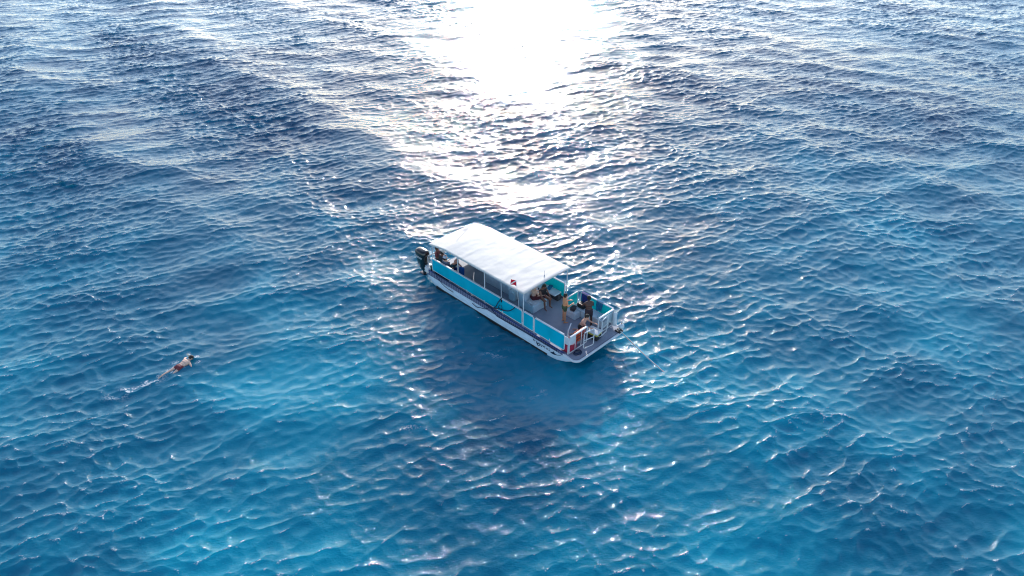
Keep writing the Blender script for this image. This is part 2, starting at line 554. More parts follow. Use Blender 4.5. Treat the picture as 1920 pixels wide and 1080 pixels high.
def pontoon(yc):
    # boxy tube with a raked nose and a tapered tail
    mb = MB()
    secs = []
    for (x, top, bot, hw) in ((-0.62, 0.46, 0.30, 0.10), (-0.45, 0.50, 0.12, 0.22), (0.0, 0.51, -0.05, 0.34), (1.0, 0.515, -0.25, 0.40),
                              (8.4, 0.515, -0.25, 0.40), (9.2, 0.515, -0.10, 0.38), (9.8, 0.515, 0.12, 0.32), (10.15, 0.51, 0.30, 0.22), (10.35, 0.50, 0.42, 0.10)):
        sec = []
        cz, hh = (top + bot) / 2, (top - bot) / 2
        for k in range(20):
            a = 2 * math.pi * k / 20
            c, s_ = math.cos(a), math.sin(a)
            p = 3.6
            sec.append((x, yc + hw * math.copysign(abs(c) ** (2 / p), c), cz + hh * math.copysign(abs(s_) ** (2 / p), s_)))
        secs.append(sec)
    mb.loft(secs)
    o = mb.build('pontoon', M_HULL, boat)
    # black stripe along the waterline, a strake of its own
    st = MB()
    st.box((0.4, yc - 0.404, -0.15), (8.7, yc + 0.404, 0.09), 0.003)
    st.build('waterline_stripe', M_DARK, o)
    return o
pontoon(0.30)
pontoon(W - 0.28)
MB().box((-0.3, 1.3, -0.12), (9.4, 2.1, 0.50), 0.12).build('centre_pontoon', M_HULL, boat)

# deck with rounded front corners
def rounded_front(x0, x1, y0, y1, r, n=6):
    pts = [(x0, y0)]
    for k in range(n + 1):
        a = -math.pi / 2 + (math.pi / 2) * k / n
        pts.append((x1 - r + r * math.cos(a), y0 + r + r * math.sin(a)))
    for k in range(n + 1):
        a = (math.pi / 2) * k / n
        pts.append((x1 - r + r * math.cos(a), y1 - r + r * math.sin(a)))
    pts.append((x0, y1))
    return pts
dk = MB(); dk.prism(rounded_front(-0.48, 10.46, -0.02, W + 0.04, 0.24), 0.525, ZD, 'z')
deck = dk.build('deck', M_DECK, boat)
tr = MB()
o_ = rounded_front(9.75, 10.54, -0.10, W + 0.12, 0.30)[1:-1]
pts3 = [(9.7, -0.06, 0.60)] + [(x, y, 0.575) for x, y in o_] + [(9.7, W + 0.08, 0.60)]
tr.tube(pts3, 0.065, 10)
tr.build('bow_edge_trim', M_WHITE, boat)
for y, s_ in ((-0.085, -1), (W + 0.03, 1)):
    sk = MB()
    sk.prism([(-0.4, 0.52), (9.72, 0.53), (9.85, 0.62), (9.72, 0.70), (-0.4, 0.84)], min(y, y + s_ * -0.055), max(y, y + s_ * -0.055), 'y')
    sk.build('rub_rail', M_SKIRT, boat)
    MB().tube([(-0.4, y - 0.012 * -s_, 0.862), (9.7, y - 0.012 * -s_, 0.715)], 0.022).build('fence_shadow_strip', M_NAVY, boat)  # navy strip stands for the shadow beneath the fence
# lettering along the side, as far as it can be made out: hook, looped initial, small letters, a leaping fish and its swoosh
lt = MB()
yl = -0.108
def stroke(pts, r=0.013):
    lt.tube([(x, yl, z) for x, z in pts], r, 6)
stroke([(7.80, 0.49), (7.82, 0.42), (7.87, 0.40), (7.90, 0.43)], 0.014)
stroke([(8.00, 0.44), (8.03, 0.36), (8.08, 0.27), (8.16, 0.26), (8.22, 0.31), (8.22, 0.38), (8.15, 0.42), (8.08, 0.39), (8.10, 0.33)], 0.018)
stroke([(8.28, 0.42), (8.33, 0.30), (8.39, 0.42)], 0.016)
stroke([(8.45, 0.43), (8.45, 0.33), (8.47, 0.40), (8.53, 0.43), (8.56, 0.35), (8.58, 0.33)], 0.012)
stroke([(8.66, 0.42), (8.68, 0.34), (8.72, 0.42), (8.76, 0.34)], 0.012)
stroke([(8.84, 0.47), (8.85, 0.45)], 0.013)
stroke([(8.80, 0.34), (8.86, 0.40), (8.90, 0.33)], 0.011)
lt.prism([(8.92, 0.30), (9.00, 0.36), (9.08, 0.38), (9.11, 0.46), (9.15, 0.38), (9.22, 0.36), (9.30, 0.38), (9.22, 0.31), (9.06, 0.29)], yl - 0.012, yl + 0.012, 'y')
stroke([(9.24, 0.34), (9.36, 0.37), (9.48, 0.43), (9.60, 0.48)], 0.010)
ltm = lt.build('side_lettering', mat('dark_blue_lettering', (0.01, 0.035, 0.08), 0.4), boat)

def frame_rect(mb, p00, p10, p11, p01, r=0.022, mids=()):
    P = [Vector(p) for p in (p00, p10, p11, p01)]
    pts = []
    n = len(P)
    for i in range(n):
        a, b, c = P[i - 1], P[i], P[(i + 1) % n]
        rr = 0.07
        d0, d1 = (a - b).normalized(), (c - b).normalized()
        pts += [b + d0 * rr, b + d0 * rr * 0.3 + d1 * rr * 0.3, b + d1 * rr]
    mb.tube(pts, r, 8, closed=True)
    for t in mids:
        mb.tube([P[0].lerp(P[3], t), P[1].lerp(P[2], t)], r * 0.8)

def fence(name, x0, x1, y, m, zt=1.60, label=None, thick=0.02, posts=()):
    """a framed side panel running fore and aft"""
    mb = MB()
    z0, z1 = fb(x0), fb(x1)
    pan = MB()
    n = max(2, int((x1 - x0) / 0.16))
    for i in range(1):
        secs = []
        for k in range(n + 1):
            x = x0 + 0.02 + (x1 - x0 - 0.04) * k / n
            w = 0.004 * math.sin(k * 2.1)
            zb = fb(x)
            secs.append([(x, y - thick / 2 + w, zb + 0.02), (x, y + thick / 2 + w, zb + 0.02), (x, y + thick / 2 + w, zt - 0.02), (x, y - thick / 2 + w, zt - 0.02)])
        pan.loft(secs)
    p = pan.build(name, m, boat)
    if label: p['label'] = label
    frame_rect(mb, (x0, y, z0), (x1, y, z1), (x1, y, zt), (x0, y, zt), 0.026)
    mb.build('frame', M_RAIL, p)
    rl = MB()
    rl.box((x0 + 0.05, y - 0.05, zt + 0.005), (x1 - 0.05, y + 0.05, zt + 0.045), 0.018)
    rl.build('top_rail', M_RAIL, p)
    return p
fence('side_panel', -0.02, 6.86, 0.06, M_TEAL, label='long turquoise panel of the near side')
fence('side_gate', 6.95, 7.62, 0.06, M_TEAL)
fence('side_panel', 7.70, 9.62, 0.06, M_TEAL, label='short turquoise panel near the bow')
fence('side_panel', 0.0, 6.72, W - 0.04, M_TEAL2, label='long green-turquoise panel of the far side')
fence('side_panel', 7.82, 9.90, W - 0.04, M_TEAL2, label='far side panel by the bow bench')
# the far gate, swung inwards across the deck
g = MB(); g.box((7.66, 2.50, 0.92), (7.68, 3.22, 1.58))
gp = g.build('side_gate', M_TEAL2, boat); gp['label'] = 'turquoise gate swung open over the deck'
g = MB(); frame_rect(g, (7.67, 2.48, 0.88), (7.67, 3.24, 0.88), (7.67, 3.24, 1.62), (7.67, 2.48, 1.62), 0.028)
g.tube([(7.67, 2.48, 0.66), (7.67, 2.48, 1.62)], 0.028)
g.build('frame', M_RAIL, gp)
# low legs and base plates of the fences
for x in (0.0, 1.4, 2.8, 4.15, 5.5, 6.9, 7.66, 8.7, 9.86):
    for y in (0.06, W - 0.04):
        MB().box((x - 0.025, y - 0.024, ZD), (x + 0.025, y + 0.024, 0.9 if x < 9 else 1.55), 0.006).build('fence_post', M_RAIL, boat)
# white wrapped corner at the near bow, then the front rail
def front_rail(y0, y1, name='bow_rail'):
    mb = MB()
    frame_rect(mb, (9.92, y0, 0.70), (9.92, y1, 0.70), (9.92, y1, 1.60), (9.92, y0, 1.60), 0.026)
    o = mb.build(name, M_RAIL, boat)
    rl = MB().box((9.87, y0 + 0.03, 1.612), (9.97, y1 - 0.03, 1.645), 0.015)
    rl.build('top_rail', M_RAIL, o)
    return o
fr = front_rail(0.06, 1.32)
MB().tube([(9.92, 0.48, 0.7), (9.92, 0.48, 1.6)], 0.018).tube([(9.92, 0.9, 0.7), (9.92, 0.9, 1.6)], 0.018).build('upright', M_RAIL, fr)
fr2 = front_rail(2.14, W - 0.04)
MB().tube([(9.92, 2.5, 0.7), (9.92, 2.5, 1.6)], 0.018).tube([(9.92, 2.9, 0.7), (9.92, 2.9, 1.6)], 0.018).build('upright', M_RAIL, fr2)
w_ = MB()
w_.box((9.66, 0.045, 1.16), (9.90, 0.07, 1.57), 0.008).box((9.905, 0.09, 1.16), (9.925, 0.50, 1.57), 0.008)
w_.build('corner_panel', M_WHITE, boat)
MB().box((9.905, 2.52, 0.95), (9.925, 3.25, 1.50), 0.01).build('front_panel', mat('pale_front_panel', (0.62, 0.72, 0.78), 0.4, trans=0.3), boat)
# bow gates folded forward onto the foredeck
for (xa, ya, xb, yb) in ((10.12, 0.86, 10.24, 1.44), (10.10, 2.20, 10.02, 2.72)):
    g = MB()
    frame_rect(g, (xa, ya, 0.66), (xb, yb, 0.66), (xb, yb, 1.58), (xa, ya, 1.58), 0.026, mids=(0.5,))
    gg = g.build('bow_gate', M_RAIL, boat)
    m_ = MB()
    m_.loft([[(xa + 0.01, ya + 0.03, 1.10), (xb + 0.01, yb - 0.03, 1.10), (xb + 0.01, yb - 0.03, 1.42), (xa + 0.01, ya + 0.03, 1.42)],
             [(xa - 0.004, ya + 0.03, 1.10), (xb - 0.004, yb - 0.03, 1.10), (xb - 0.004, yb - 0.03, 1.42), (xa - 0.004, ya + 0.03, 1.42)]])
    if ya > 2: m_.build('gate_panel', mat('pale_gate_panel', (0.45, 0.5, 0.56), 0.4, trans=0.2), gg)
    else: m_.bm.free()
# bent grab rail standing in the bow
MB().tube(smooth_path([(9.34, 0.62, ZD), (9.34, 0.62, 1.2), (9.33, 0.66, 1.42), (9.28, 0.78, 1.5), (9.18, 1.0, 1.56)]), 0.026).build('grab_rail', M_RAIL, boat)
# transom rail at the stern
t_ = MB()
frame_rect(t_, (-0.44, 0.10, 0.70), (-0.44, 1.25, 0.70), (-0.44, 1.25, 1.55), (-0.44, 0.10, 1.55), 0.024, mids=(0.5,))
t_.build('stern_rail', M_RAIL, boat)
t_ = MB()
frame_rect(t_, (-0.44, 2.1, 0.70), (-0.44, W - 0.1, 0.70), (-0.44, W - 0.1, 1.55), (-0.44, 2.1, 1.55), 0.024, mids=(0.5,))
t_.build('stern_rail', M_RAIL, boat)

# canopy: a gently crowned sheet, falling to the stern, on posts
def canopy():
    x0, x1, y0, y1 = -0.16, 6.98, 0.02, W + 0.02
    nx, ny = 110, 44
    def top(x, y):
        u = (y - (y0 + y1) / 2) / ((y1 - y0) / 2)
        z = 2.69 + 0.05 * (1 - abs(u) ** 2.0)
        if x < 1.15:
            z -= 0.20 * ((1.15 - x) / 1.3) ** 1.1
        if 0.5 < y < 2.7:                                # slack triangular fold by the stern
            f = min((y - 0.5) / 1.5, 1.0) * min((2.7 - y) / 0.5, 1.0)
            q = (x - (1.22 - 0.50 * (y - 0.5) - 0.42 * f)) / (0.42 * f + 1e-4)
            if 0 < q < 1: z -= 0.13 * f * q * min(1, (1 - q) / 0.12)
        z += 0.010 * mnoise.noise(Vector((x * 1.3, y * 0.9, 3.1))) + 0.008 * mnoise.noise(Vector((x * 4, y * 2, 7)))
        for xb in (2.45, 4.15, 5.5):
            z += 0.007 * math.exp(-((x - xb) / 0.10) ** 2)  # hoops under the sheet
        e = min(x - x0, x1 - x, y - y0, y1 - y)
        z -= 0.02 * max(0, 1 - e / 0.05) ** 2
        return z
    mb = MB()
    bm = mb.bm
    xs = [x0 + (x1 - x0) * i / nx for i in range(nx + 1)]
    ys = [y0 + (y1 - y0) * (0.5 - 0.5 * math.cos(math.pi * j / ny)) for j in range(ny + 1)]
    T = [[bm.verts.new((x, y, top(x, y))) for y in ys] for x in xs]
    B = [[bm.verts.new((x, y, top(x, y) - 0.05)) for y in ys] for x in xs]
    for i in range(nx):
        for j in range(ny):
            bm.faces.new((T[i][j], T[i + 1][j], T[i + 1][j + 1], T[i][j + 1]))
            bm.faces.new((B[i][j], B[i][j + 1], B[i + 1][j + 1], B[i + 1][j]))
    for i in range(nx):
        for j in (0, ny):
            bm.faces.new((T[i][j], T[i + 1][j], B[i + 1][j], B[i][j]))
    for j in range(ny):
        for i in (0, nx):
            bm.faces.new((T[i][j], T[i][j + 1], B[i][j + 1], B[i][j]))
    o = mb.build('canopy', M_CANVAS, boat, angle=50)
    fr_ = MB()
    def zt(x, y): return top(x, y) - 0.082
    ring = [(x, y0 + 0.03, zt(x, y0 + 0.12)) for x in xs[2:-2:5]] + [(x1 - 0.03, y, zt(x1 - 0.12, y)) for y in ys[4:-4:4]] + \
           [(x, y1 - 0.03, zt(x, y1 - 0.12)) for x in xs[-3:1:-5]] + [(x0 + 0.03, y, zt(x0 + 0.12, y)) for y in ys[-5:4:-4]]
    fr_.tube(ring, 0.034, 8, closed=True)
    fr_.build('canopy_frame', M_ALU, o)
    for xb in (1.15, 2.45, 4.15, 5.5):
        MB().tube([(xb, y, top(xb, y) - 0.085) for y in ys[1:-1:2]], 0.02).build('canopy_bow', M_ALU, o)
    return o
canopy()
for x in (0.02, 2.1, 4.15, 6.90):
    for y in (0.10, W - 0.09):
        MB().tube([(x, y, ZD), (x, y, 2.60 if x > 1 else 2.42)], 0.026).build('canopy_post', M_RAIL, boat)
cu_ = MB()
cu_.loft([[(0.08 + 4.02 * i / 30, W - 0.11 + 0.02 * math.sin(i * 1.3) + t_o, z) for i in range(31)] + [(0.08 + 4.02 * i / 30, W - 0.10 + 0.02 * math.sin(i * 1.3) + t_o, z) for i in range(30, -1, -1)] for z, t_o in ((1.66, 0), (2.1, 0.01), (2.50, 0))])
cu_.build('sun_block_side_curtain', M_SUNBLOCK, boat)  # inferred dark curtain, added to keep sun off the floor
cu_ = MB()
cu_.loft([[(0.02 + 0.02 * math.sin(i * 1.3), 1.9 + 1.3 * i / 14, z) for i in range(15)] + [(0.03 + 0.02 * math.sin(i * 1.3), 1.9 + 1.3 * i / 14, z) for i in range(14, -1, -1)] for z in (0.9, 1.6, 2.42)])
cu_.build('sun_block_stern_sheet', M_SUNBLOCK, boat)  # unseen sheet added to block low sun coming in over the stern
MB().tube([(6.68, 1.78, 2.72), (6.68, 1.78, 3.05)], 0.007).ball((6.68, 1.78, 2.76), 0.03, 8).build('antenna', M_GREY, boat)

# benches, helm and lounge (all bolted down)
def seat_box(name, a, b, top_m=M_WHITE, base_m=M_WHITE, cush=0.10, bevel=0.04):
    a, b = Vector(a), Vector(b)
    mb = MB(); mb.box(a, (b.x, b.y, b.z - cush - 0.003), 0.02)
    o = mb.build(name, base_m, boat)
    MB().box((a.x - 0.02, a.y - 0.02, b.z - cush), (b.x + 0.02, b.y + 0.02, b.z), bevel, seg=3).build('cushion', top_m, o)
    return o
M_CUSH = mat('pale_blue_white_vinyl', (0.66, 0.78, 0.84), 0.5, var=0.05, bump=0.006, scale=4)
for (xa, xb) in ((3.6, 4.55), (4.62, 5.55), (5.62, 6.60)):
    o = MB().box((xa, 2.95, ZD), (xb, 3.22, 1.0)).build('side_bench', M_SHADE, boat)
    MB().box((xa, 2.72, 1.0), (xb, 3.24, 1.09), 0.04, seg=3).build('cushion', M_CUSH, o)
# lounge seat facing the bow with a raised back towards the helm
lounge = MB()
lounge.prism([(5.46, ZD), (6.50, ZD), (6.50, 1.06), (6.44, 1.10), (5.92, 1.10), (5.80, 1.52), (5.72, 1.56), (5.50, 1.56), (5.46, 1.50)], 1.22, 2.26, 'y')
bmesh.ops.bevel(lounge.bm, geom=lounge.bm.edges[:], offset=0.03, segments=2, affect='EDGES')
lo = lounge.build('lounge_seat', M_CUSH, boat)
MB().box((5.98, 1.26, 1.103), (6.47, 2.22, 1.15), 0.03, seg=3).build('cushion', M_WHITE, lo)
helm = MB()
helm.prism([(4.66, ZD), (5.08, ZD), (5.12, 1.12), (5.06, 1.20), (4.70, 1.20), (4.64, 1.1)], 1.26, 1.74, 'y')
bmesh.ops.bevel(helm.bm, geom=helm.bm.edges[:], offset=0.05, segments=3, affect='EDGES')
hl = helm.build('helm_seat', M_CUSH, boat)
MB().box((4.58, 1.28, 1.18), (4.70, 1.72, 1.56), 0.05, seg=3).build('backrest', M_WHITE, hl)
cab = MB().box((2.60, 1.55, ZD), (4.50, 2.05, 1.22), 0.03)
cb = cab.build('centre_cabinet', M_WHITE, boat)
MB().box((2.56, 1.50, 1.223), (4.54, 2.10, 1.26), 0.012).build('counter_top', M_CUSH, cb)
for x in (2.70, 3.32, 3.92):
    MB().box((x, 1.535, 0.72), (x + 0.52, 1.552, 1.15), 0.006).build('cabinet_door', M_WHITE, cb)
# stern seating under the canopy
for (xa, xb, ya, yb) in ((-0.1, 1.12, 0.16, 0.62), (0.15, 2.1, 2.75, 3.22)):
    seat_box('stern_bench', (xa, ya, ZD), (xb, yb, 1.07), M_GREY, M_SHADE)
# bow seats on the far side
o = seat_box('bow_bench', (7.86, 2.72, ZD), (9.78, 3.24, 1.07), M_CUSH, M_WHITE)
MB().box((7.72, 2.30, ZD), (8.35, 2.69, 1.02), 0.04, seg=3).build('bow_step', M_CUSH, boat)
# anchor roller
a_ = MB().box((10.28, 3.02, 0.63), (10.60, 3.10, 0.70), 0.01).box((10.28, 3.20, 0.63), (10.60, 3.28, 0.70), 0.01)
a_.cap((10.50, 3.09, 0.70), (10.50, 3.21, 0.70), 0.045)
a_.build('anchor_roller', M_DARK, boat)

# outboard engine, bolted to the transom
def engine():
    cx, cy = -1.14, 0.30
    def sec(z, l, w, dx=0.0, p=3.0, n=24):
        out = []
        for k in range(n):
            a = 2 * math.pi * k / n
            c, s_ = math.cos(a), math.sin(a)
            out.append((cx + dx + l * math.copysign(abs(c) ** (2 / p), c), cy + w * math.copysign(abs(s_) ** (2 / p), s_), z))
        return out
    cw = MB()
    cw.loft([sec(0.30, 0.19, 0.15, 0.10), sec(0.50, 0.28, 0.21, 0.06), sec(0.78, 0.37, 0.26, 0.0), sec(1.10, 0.42, 0.29, -0.03), sec(1.40, 0.45, 0.29, -0.05)])
    o = cw.build('outboard_engine', M_BLACK, boat)
    o['label'] = 'large black outboard engine with glossy black top'
    tp = MB(); tp.loft([sec(1.402, 0.445, 0.285, -0.05), sec(1.49, 0.44, 0.27, -0.05), sec(1.57, 0.38, 0.21, -0.03), sec(1.60, 0.28, 0.13, -0.01)])
    tp.build('cowling_top', M_BLACK, o)
    lg = MB(); lg.loft([sec(0.50, 0.14, 0.09, 0.06), sec(0.35, 0.13, 0.07, 0.05), sec(-0.1, 0.12, 0.045, 0.03), sec(-0.7, 0.10, 0.03, 0.0)])
    lg.box((cx - 0.30, cy - 0.12, 0.02), (cx + 0.16, cy + 0.12, 0.045), 0.008)
    lg.cap((cx - 0.25, cy, -0.62), (cx + 0.2, cy, -0.62), 0.06)
    lg.build('engine_leg', M_BLACK, o)
    br = MB().box((cx + 0.20, cy - 0.16, 0.35), (cx + 0.56, cy + 0.16, 0.80), 0.03)
    br.build('transom_bracket', M_ALU, o)
    # white lettering on the cowling
    cu = bpy.data.curves.new('lettering', 'FONT')
    cu.body = 'MERCURY'; cu.size = 0.135; cu.extrude = 0.006; cu.align_x = 'CENTER'; cu.space_character = 1.05; cu.offset = 0.003
    t = bpy.data.objects.new('lettering', cu); COL.objects.link(t)
    bpy.context.view_layer.update()
    me = bpy.data.meshes.new_from_object(t.evaluated_get(bpy.context.evaluated_depsgraph_get()))
    bpy.data.objects.remove(t)
    for nm, yy, rz in (('lettering', cy - 0.300, 0.0), ('lettering', cy + 0.300, math.pi)):
        me2 = me.copy() if rz else me
        q = bpy.data.objects.new(nm, me2)
        me2.materials.clear(); me2.materials.append(M_WHITE)
        COL.objects.link(q); q.parent = o
        q.location = (cx - 0.05, yy, 1.16); q.rotation_euler = (R(90), 0, rz)
engine()

# ---------------------------------------------------------------- people
def remesh(mb, voxel=0.011, smooth_it=3):
    """weld the collected shapes into one continuous surface"""
    me = bpy.data.meshes.new('tmp')
    bmesh.ops.recalc_face_normals(mb.bm, faces=mb.bm.faces[:])
    mb.bm.to_mesh(me); mb.bm.free()
    o = bpy.data.objects.new('tmp', me)
    COL.objects.link(o)
    md = o.modifiers.new('r', 'REMESH'); md.mode = 'VOXEL'; md.voxel_size = voxel
    if smooth_it:
        ms = o.modifiers.new('s', 'SMOOTH'); ms.iterations = smooth_it; ms.factor = 0.5
    bpy.context.view_layer.update()
    out = bpy.data.meshes.new_from_object(o.evaluated_get(bpy.context.evaluated_depsgraph_get()))
    bpy.data.objects.remove(o); bpy.data.meshes.remove(me)
    out.polygons.foreach_set('use_smooth', np.ones(len(out.polygons), dtype=bool))
    return out

def link_mesh(me, name, m, parent):
    me.name = name
    me.materials.clear(); me.materials.append(m)
    o = bpy.data.objects.new(name, me)
    COL.objects.link(o); o.parent = parent
    return o

def unit(v): return Vector(v).normalized()

def person(label, loc, rotz, skin, hair=(0.02, 0.014, 0.01), pelvis=0.90, lean=(0, 0, 1), head=(0.05, 0, 1), look=(1, 0, -0.1),
           arms=None, legs=None, shorts=None, shirt=None, cap=None, long_hair=False, scale=1.0, slim=1.0, group=None, world=False, extra=None, clip=None):
    """local axes: +x is where the person faces, +y their left"""
    root = thing('person', label, 'person', loc, rotz, group, world)
    if scale != 1.0:
        root.scale = (scale,) * 3
    up = unit(lean)
    left = Vector((0, 1, 0))
    fwd = left.cross(up).normalized()
    left = up.cross(fwd).normalized()
    P = Vector((0, 0, pelvis))
    def T(f, l, u): return P + fwd * f + left * l + up * u
    neck = T(0.0, 0, 0.50)
    hu = unit(head)
    hc = neck + hu * 0.165
    lk = Vector(look); lk = (lk - hu * lk.dot(hu)).normalized()
    hs = hu.cross(lk).normalized()
    def H(f, l, u): return hc + lk * f + hs * l + hu * u
    b = MB()
    k = slim
    # trunk
    b.cap(T(0, 0.075 * k, 0.02), T(0, -0.075 * k, 0.02), 0.105 * k, n=14)
    b.cap(T(-0.03, 0.07 * k, -0.03), T(-0.03, -0.07 * k, -0.03), 0.10 * k, n=14)
    b.cap(T(0.0, 0.05, 0.10), T(0.0, -0.05, 0.10), 0.105 * k, n=14)
    b.cap(T(0.0, 0.055, 0.20), T(0.0, -0.055, 0.20), 0.103 * k, n=14)
    b.cap(T(0.0, 0.085, 0.32), T(0.0, -0.085, 0.32), 0.110 * k, n=14)
    b.cap(T(0.0, 0.105, 0.40), T(0.0, -0.105, 0.40), 0.095 * k, n=14)
    b.cap(T(-0.01, 0.165 * k, 0.445), T(0.0, 0, 0.50), 0.055, 0.06, n=12)
    b.cap(T(-0.01, -0.165 * k, 0.445), T(0.0, 0, 0.50), 0.055, 0.06, n=12)
    b.cap(T(0.03, 0.07, 0.36), T(0.03, 0.08, 0.33), 0.07 * k, n=10)
    b.cap(T(0.03, -0.07, 0.36), T(0.03, -0.08, 0.33), 0.07 * k, n=10)
    # neck and head
    b.cap(T(-0.01, 0, 0.47), hc - hu * 0.04 - lk * 0.01, 0.058, 0.054, n=12)
    b.ball(H(-0.012, 0, 0.03), (0.098, 0.098, 0.098), 16)
    b.ball(H(0.018, 0, 0.012), (0.080, 0.080, 0.080), 14)
    b.cap(H(0.030, 0, -0.035), H(0.048, 0, -0.080), 0.060, 0.036, n=12)
    b.cap(H(0.090, 0, 0.012), H(0.104, 0, -0.022), 0.011, 0.016, n=8)       # nose
    b.cap(H(0.084, 0.022, -0.056), H(0.084, -0.022, -0.056), 0.010, n=8)    # lips
    b.cap(H(0.082, 0.035, 0.030), H(0.082, -0.035, 0.030), 0.013, n=8)      # brow
    for s_ in (1, -1):
        b.ball(H(-0.005, 0.088 * s_, -0.005), (0.022, 0.022, 0.022), 8)
        b.cap(H(-0.010, 0.092 * s_, 0.015), H(0.0, 0.088 * s_, -0.025), 0.012, n=6)
    # arms
    hands = []
    arms = arms or (((0, 0.15, -1), (0.15, 0.05, -1)), ((0, -0.15, -1), (0.15, -0.05, -1)))
    joints = {}
    for s_, (ua, fa) in zip((1, -1), arms):
        sh = T(-0.005, 0.185 * s_ * k, 0.435)
        el = sh + unit(ua) * 0.285
        wr = el + unit(fa) * 0.245
        joints[('arm', s_)] = (sh, el, wr)
        b.cap(sh, sh + (el - sh) * 0.35, 0.054 * k, 0.048 * k, n=12)
        b.cap(sh + (el - sh) * 0.3, el, 0.048 * k, 0.037 * k, n=12)
        b.cap(el, el + (wr - el) * 0.35, 0.038 * k, 0.040 * k, n=12)
        b.cap(el + (wr - el) * 0.3, wr, 0.040 * k, 0.025, n=12)
        d = unit(fa)
        side = d.cross(Vector((0, 0, 1)))
        if side.length < 0.2: side = d.cross(Vector((1, 0, 0)))
        side.normalize()
        nrm = side.cross(d).normalized()
        pc = wr + d * 0.05
        for j in (-0.022, 0.0, 0.022):
            b.cap(wr + side * j * 0.7 + d * 0.01, wr + d * 0.092 + side * j * 1.25, 0.017, 0.014, n=8)
        for q, (j, L_) in enumerate(((-0.033, 0.062), (-0.011, 0.074), (0.012, 0.069), (0.034, 0.052))):
            k0 = wr + d * 0.098 + side * j
            k1 = k0 + (d * 0.95 - nrm * 0.30 * 1 + side * j * 1.2).normalized() * L_ * 0.55
            k2 = k1 + (d * 0.7 - nrm * 0.70 + side * j * 0.6).normalized() * L_ * 0.5
            b.cap(k0, k1, 0.0105, 0.0098, n=8); b.cap(k1, k2, 0.0098, 0.0085, n=8)
        t0 = wr + d * 0.030 - side * 0.030 * s_
        t1 = t0 + (d * 0.6 - side * 0.75 * s_ - nrm * 0.25).normalized() * 0.042
        t2 = t1 + (d * 0.9 - side * 0.25 * s_ - nrm * 0.35).normalized() * 0.032
        b.cap(t0, t1, 0.0145, 0.012, n=8); b.cap(t1, t2, 0.012, 0.0095, n=8)
    # legs
    legs = legs or (((0, 0.04, -1), (0, 0.02, -1)), ((0, -0.04, -1), (0, -0.02, -1)))
    for s_, lg in zip((1, -1), legs):
        th, sn = lg[0], lg[1]
        hp = T(-0.01, 0.092 * s_ * k, -0.02)
        kn = hp + unit(th) * 0.42
        an = kn + unit(sn) * 0.41
        joints[('leg', s_)] = (hp, kn, an)
        b.cap(hp, hp + (kn - hp) * 0.45, 0.090 * k, 0.075 * k, n=14)
        b.cap(hp + (kn - hp) * 0.4, kn, 0.076 * k, 0.053 * k, n=14)
        b.cap(kn, kn + (an - kn) * 0.30, 0.053 * k, 0.056 * k, n=12)
        b.cap(kn + (an - kn) * 0.28, an, 0.057 * k, 0.036, n=12)
        ft = unit(lg[2]) if len(lg) > 2 else unit(Vector((1, 0.12 * s_, -0.02)))
        hl = an - ft * 0.045 + Vector((0, 0, -0.028)) * (1 if len(lg) < 3 else 0)
        b.cap(hl, an + ft * 0.10 + Vector((0, 0, -0.035)) * (1 if len(lg) < 3 else 0), 0.034, 0.032, n=10)
        b.cap(an + ft * 0.08 + Vector((0, 0, -0.036)) * (1 if len(lg) < 3 else 0), an + ft * 0.17 + Vector((0, 0, -0.042)) * (1 if len(lg) < 3 else 0), 0.034, 0.022, n=10)
    body = link_mesh(remesh(b), 'body', skin, root)
    # eyes
    for s_ in (1, -1):
        MB().ball(H(0.083, 0.032 * s_, 0.008), 0.0125, 8).build('eye', M_EYE, root)
    # hair
    hm = mat('hair', hair, 0.6, var=0.3, scale=30, stretch=(1, 1, 6)) if not isinstance(hair, bpy.types.Material) else hair
    h = MB()
    h.ball(H(-0.026, 0, 0.044), (0.104, 0.104, 0.104), 16)
    h.ball(H(-0.010, 0, 0.062), (0.092, 0.092, 0.080), 14)
    h.cap(H(-0.060, 0.03, -0.03), H(-0.060, -0.03, -0.03), 0.055, n=10)
    if long_hair:
        h.cap(H(-0.075, 0, -0.02), H(-0.10, 0, -0.16), 0.075, 0.05, n=10)
        h.cap(H(-0.10, 0, -0.14), H(-0.10, 0, -0.26), 0.055, 0.03, n=10)
    link_mesh(remesh(h, 0.012, 2), 'hair', hm, root)
    if cap is not None:
        c = MB()
        c.ball(H(-0.014, 0, 0.062), (0.110, 0.110, 0.098), 18)
        c.cap(H(0.07, 0.035, 0.075), H(0.07, -0.035, 0.075), 0.022, n=10)
        c.cap(H(0.12, 0.028, 0.062), H(0.12, -0.028, 0.062), 0.018, n=10)
        c.cap(H(0.15, 0.018, 0.055), H(0.15, -0.018, 0.055), 0.014, n=10)
        link_mesh(remesh(c, 0.012, 2), 'cap', cap, root)
    if shorts is not None:
        m_, ln = shorts
        c = MB()
        c.cap(T(0, 0.078 * k, 0.05), T(0, -0.078 * k, 0.05), 0.117 * k, n=14)
        c.cap(T(-0.02, 0.078 * k, -0.02), T(-0.02, -0.078 * k, -0.02), 0.118 * k, n=14)
        for s_ in (1, -1):
            hp, kn, an = joints[('leg', s_)]
            c.cap(hp, hp + (kn - hp) * ln, 0.106 * k, 0.098 * k - 0.02 * ln, n=14, rings=2)
        link_mesh(remesh(c, 0.013, 2), 'shorts', m_, root)
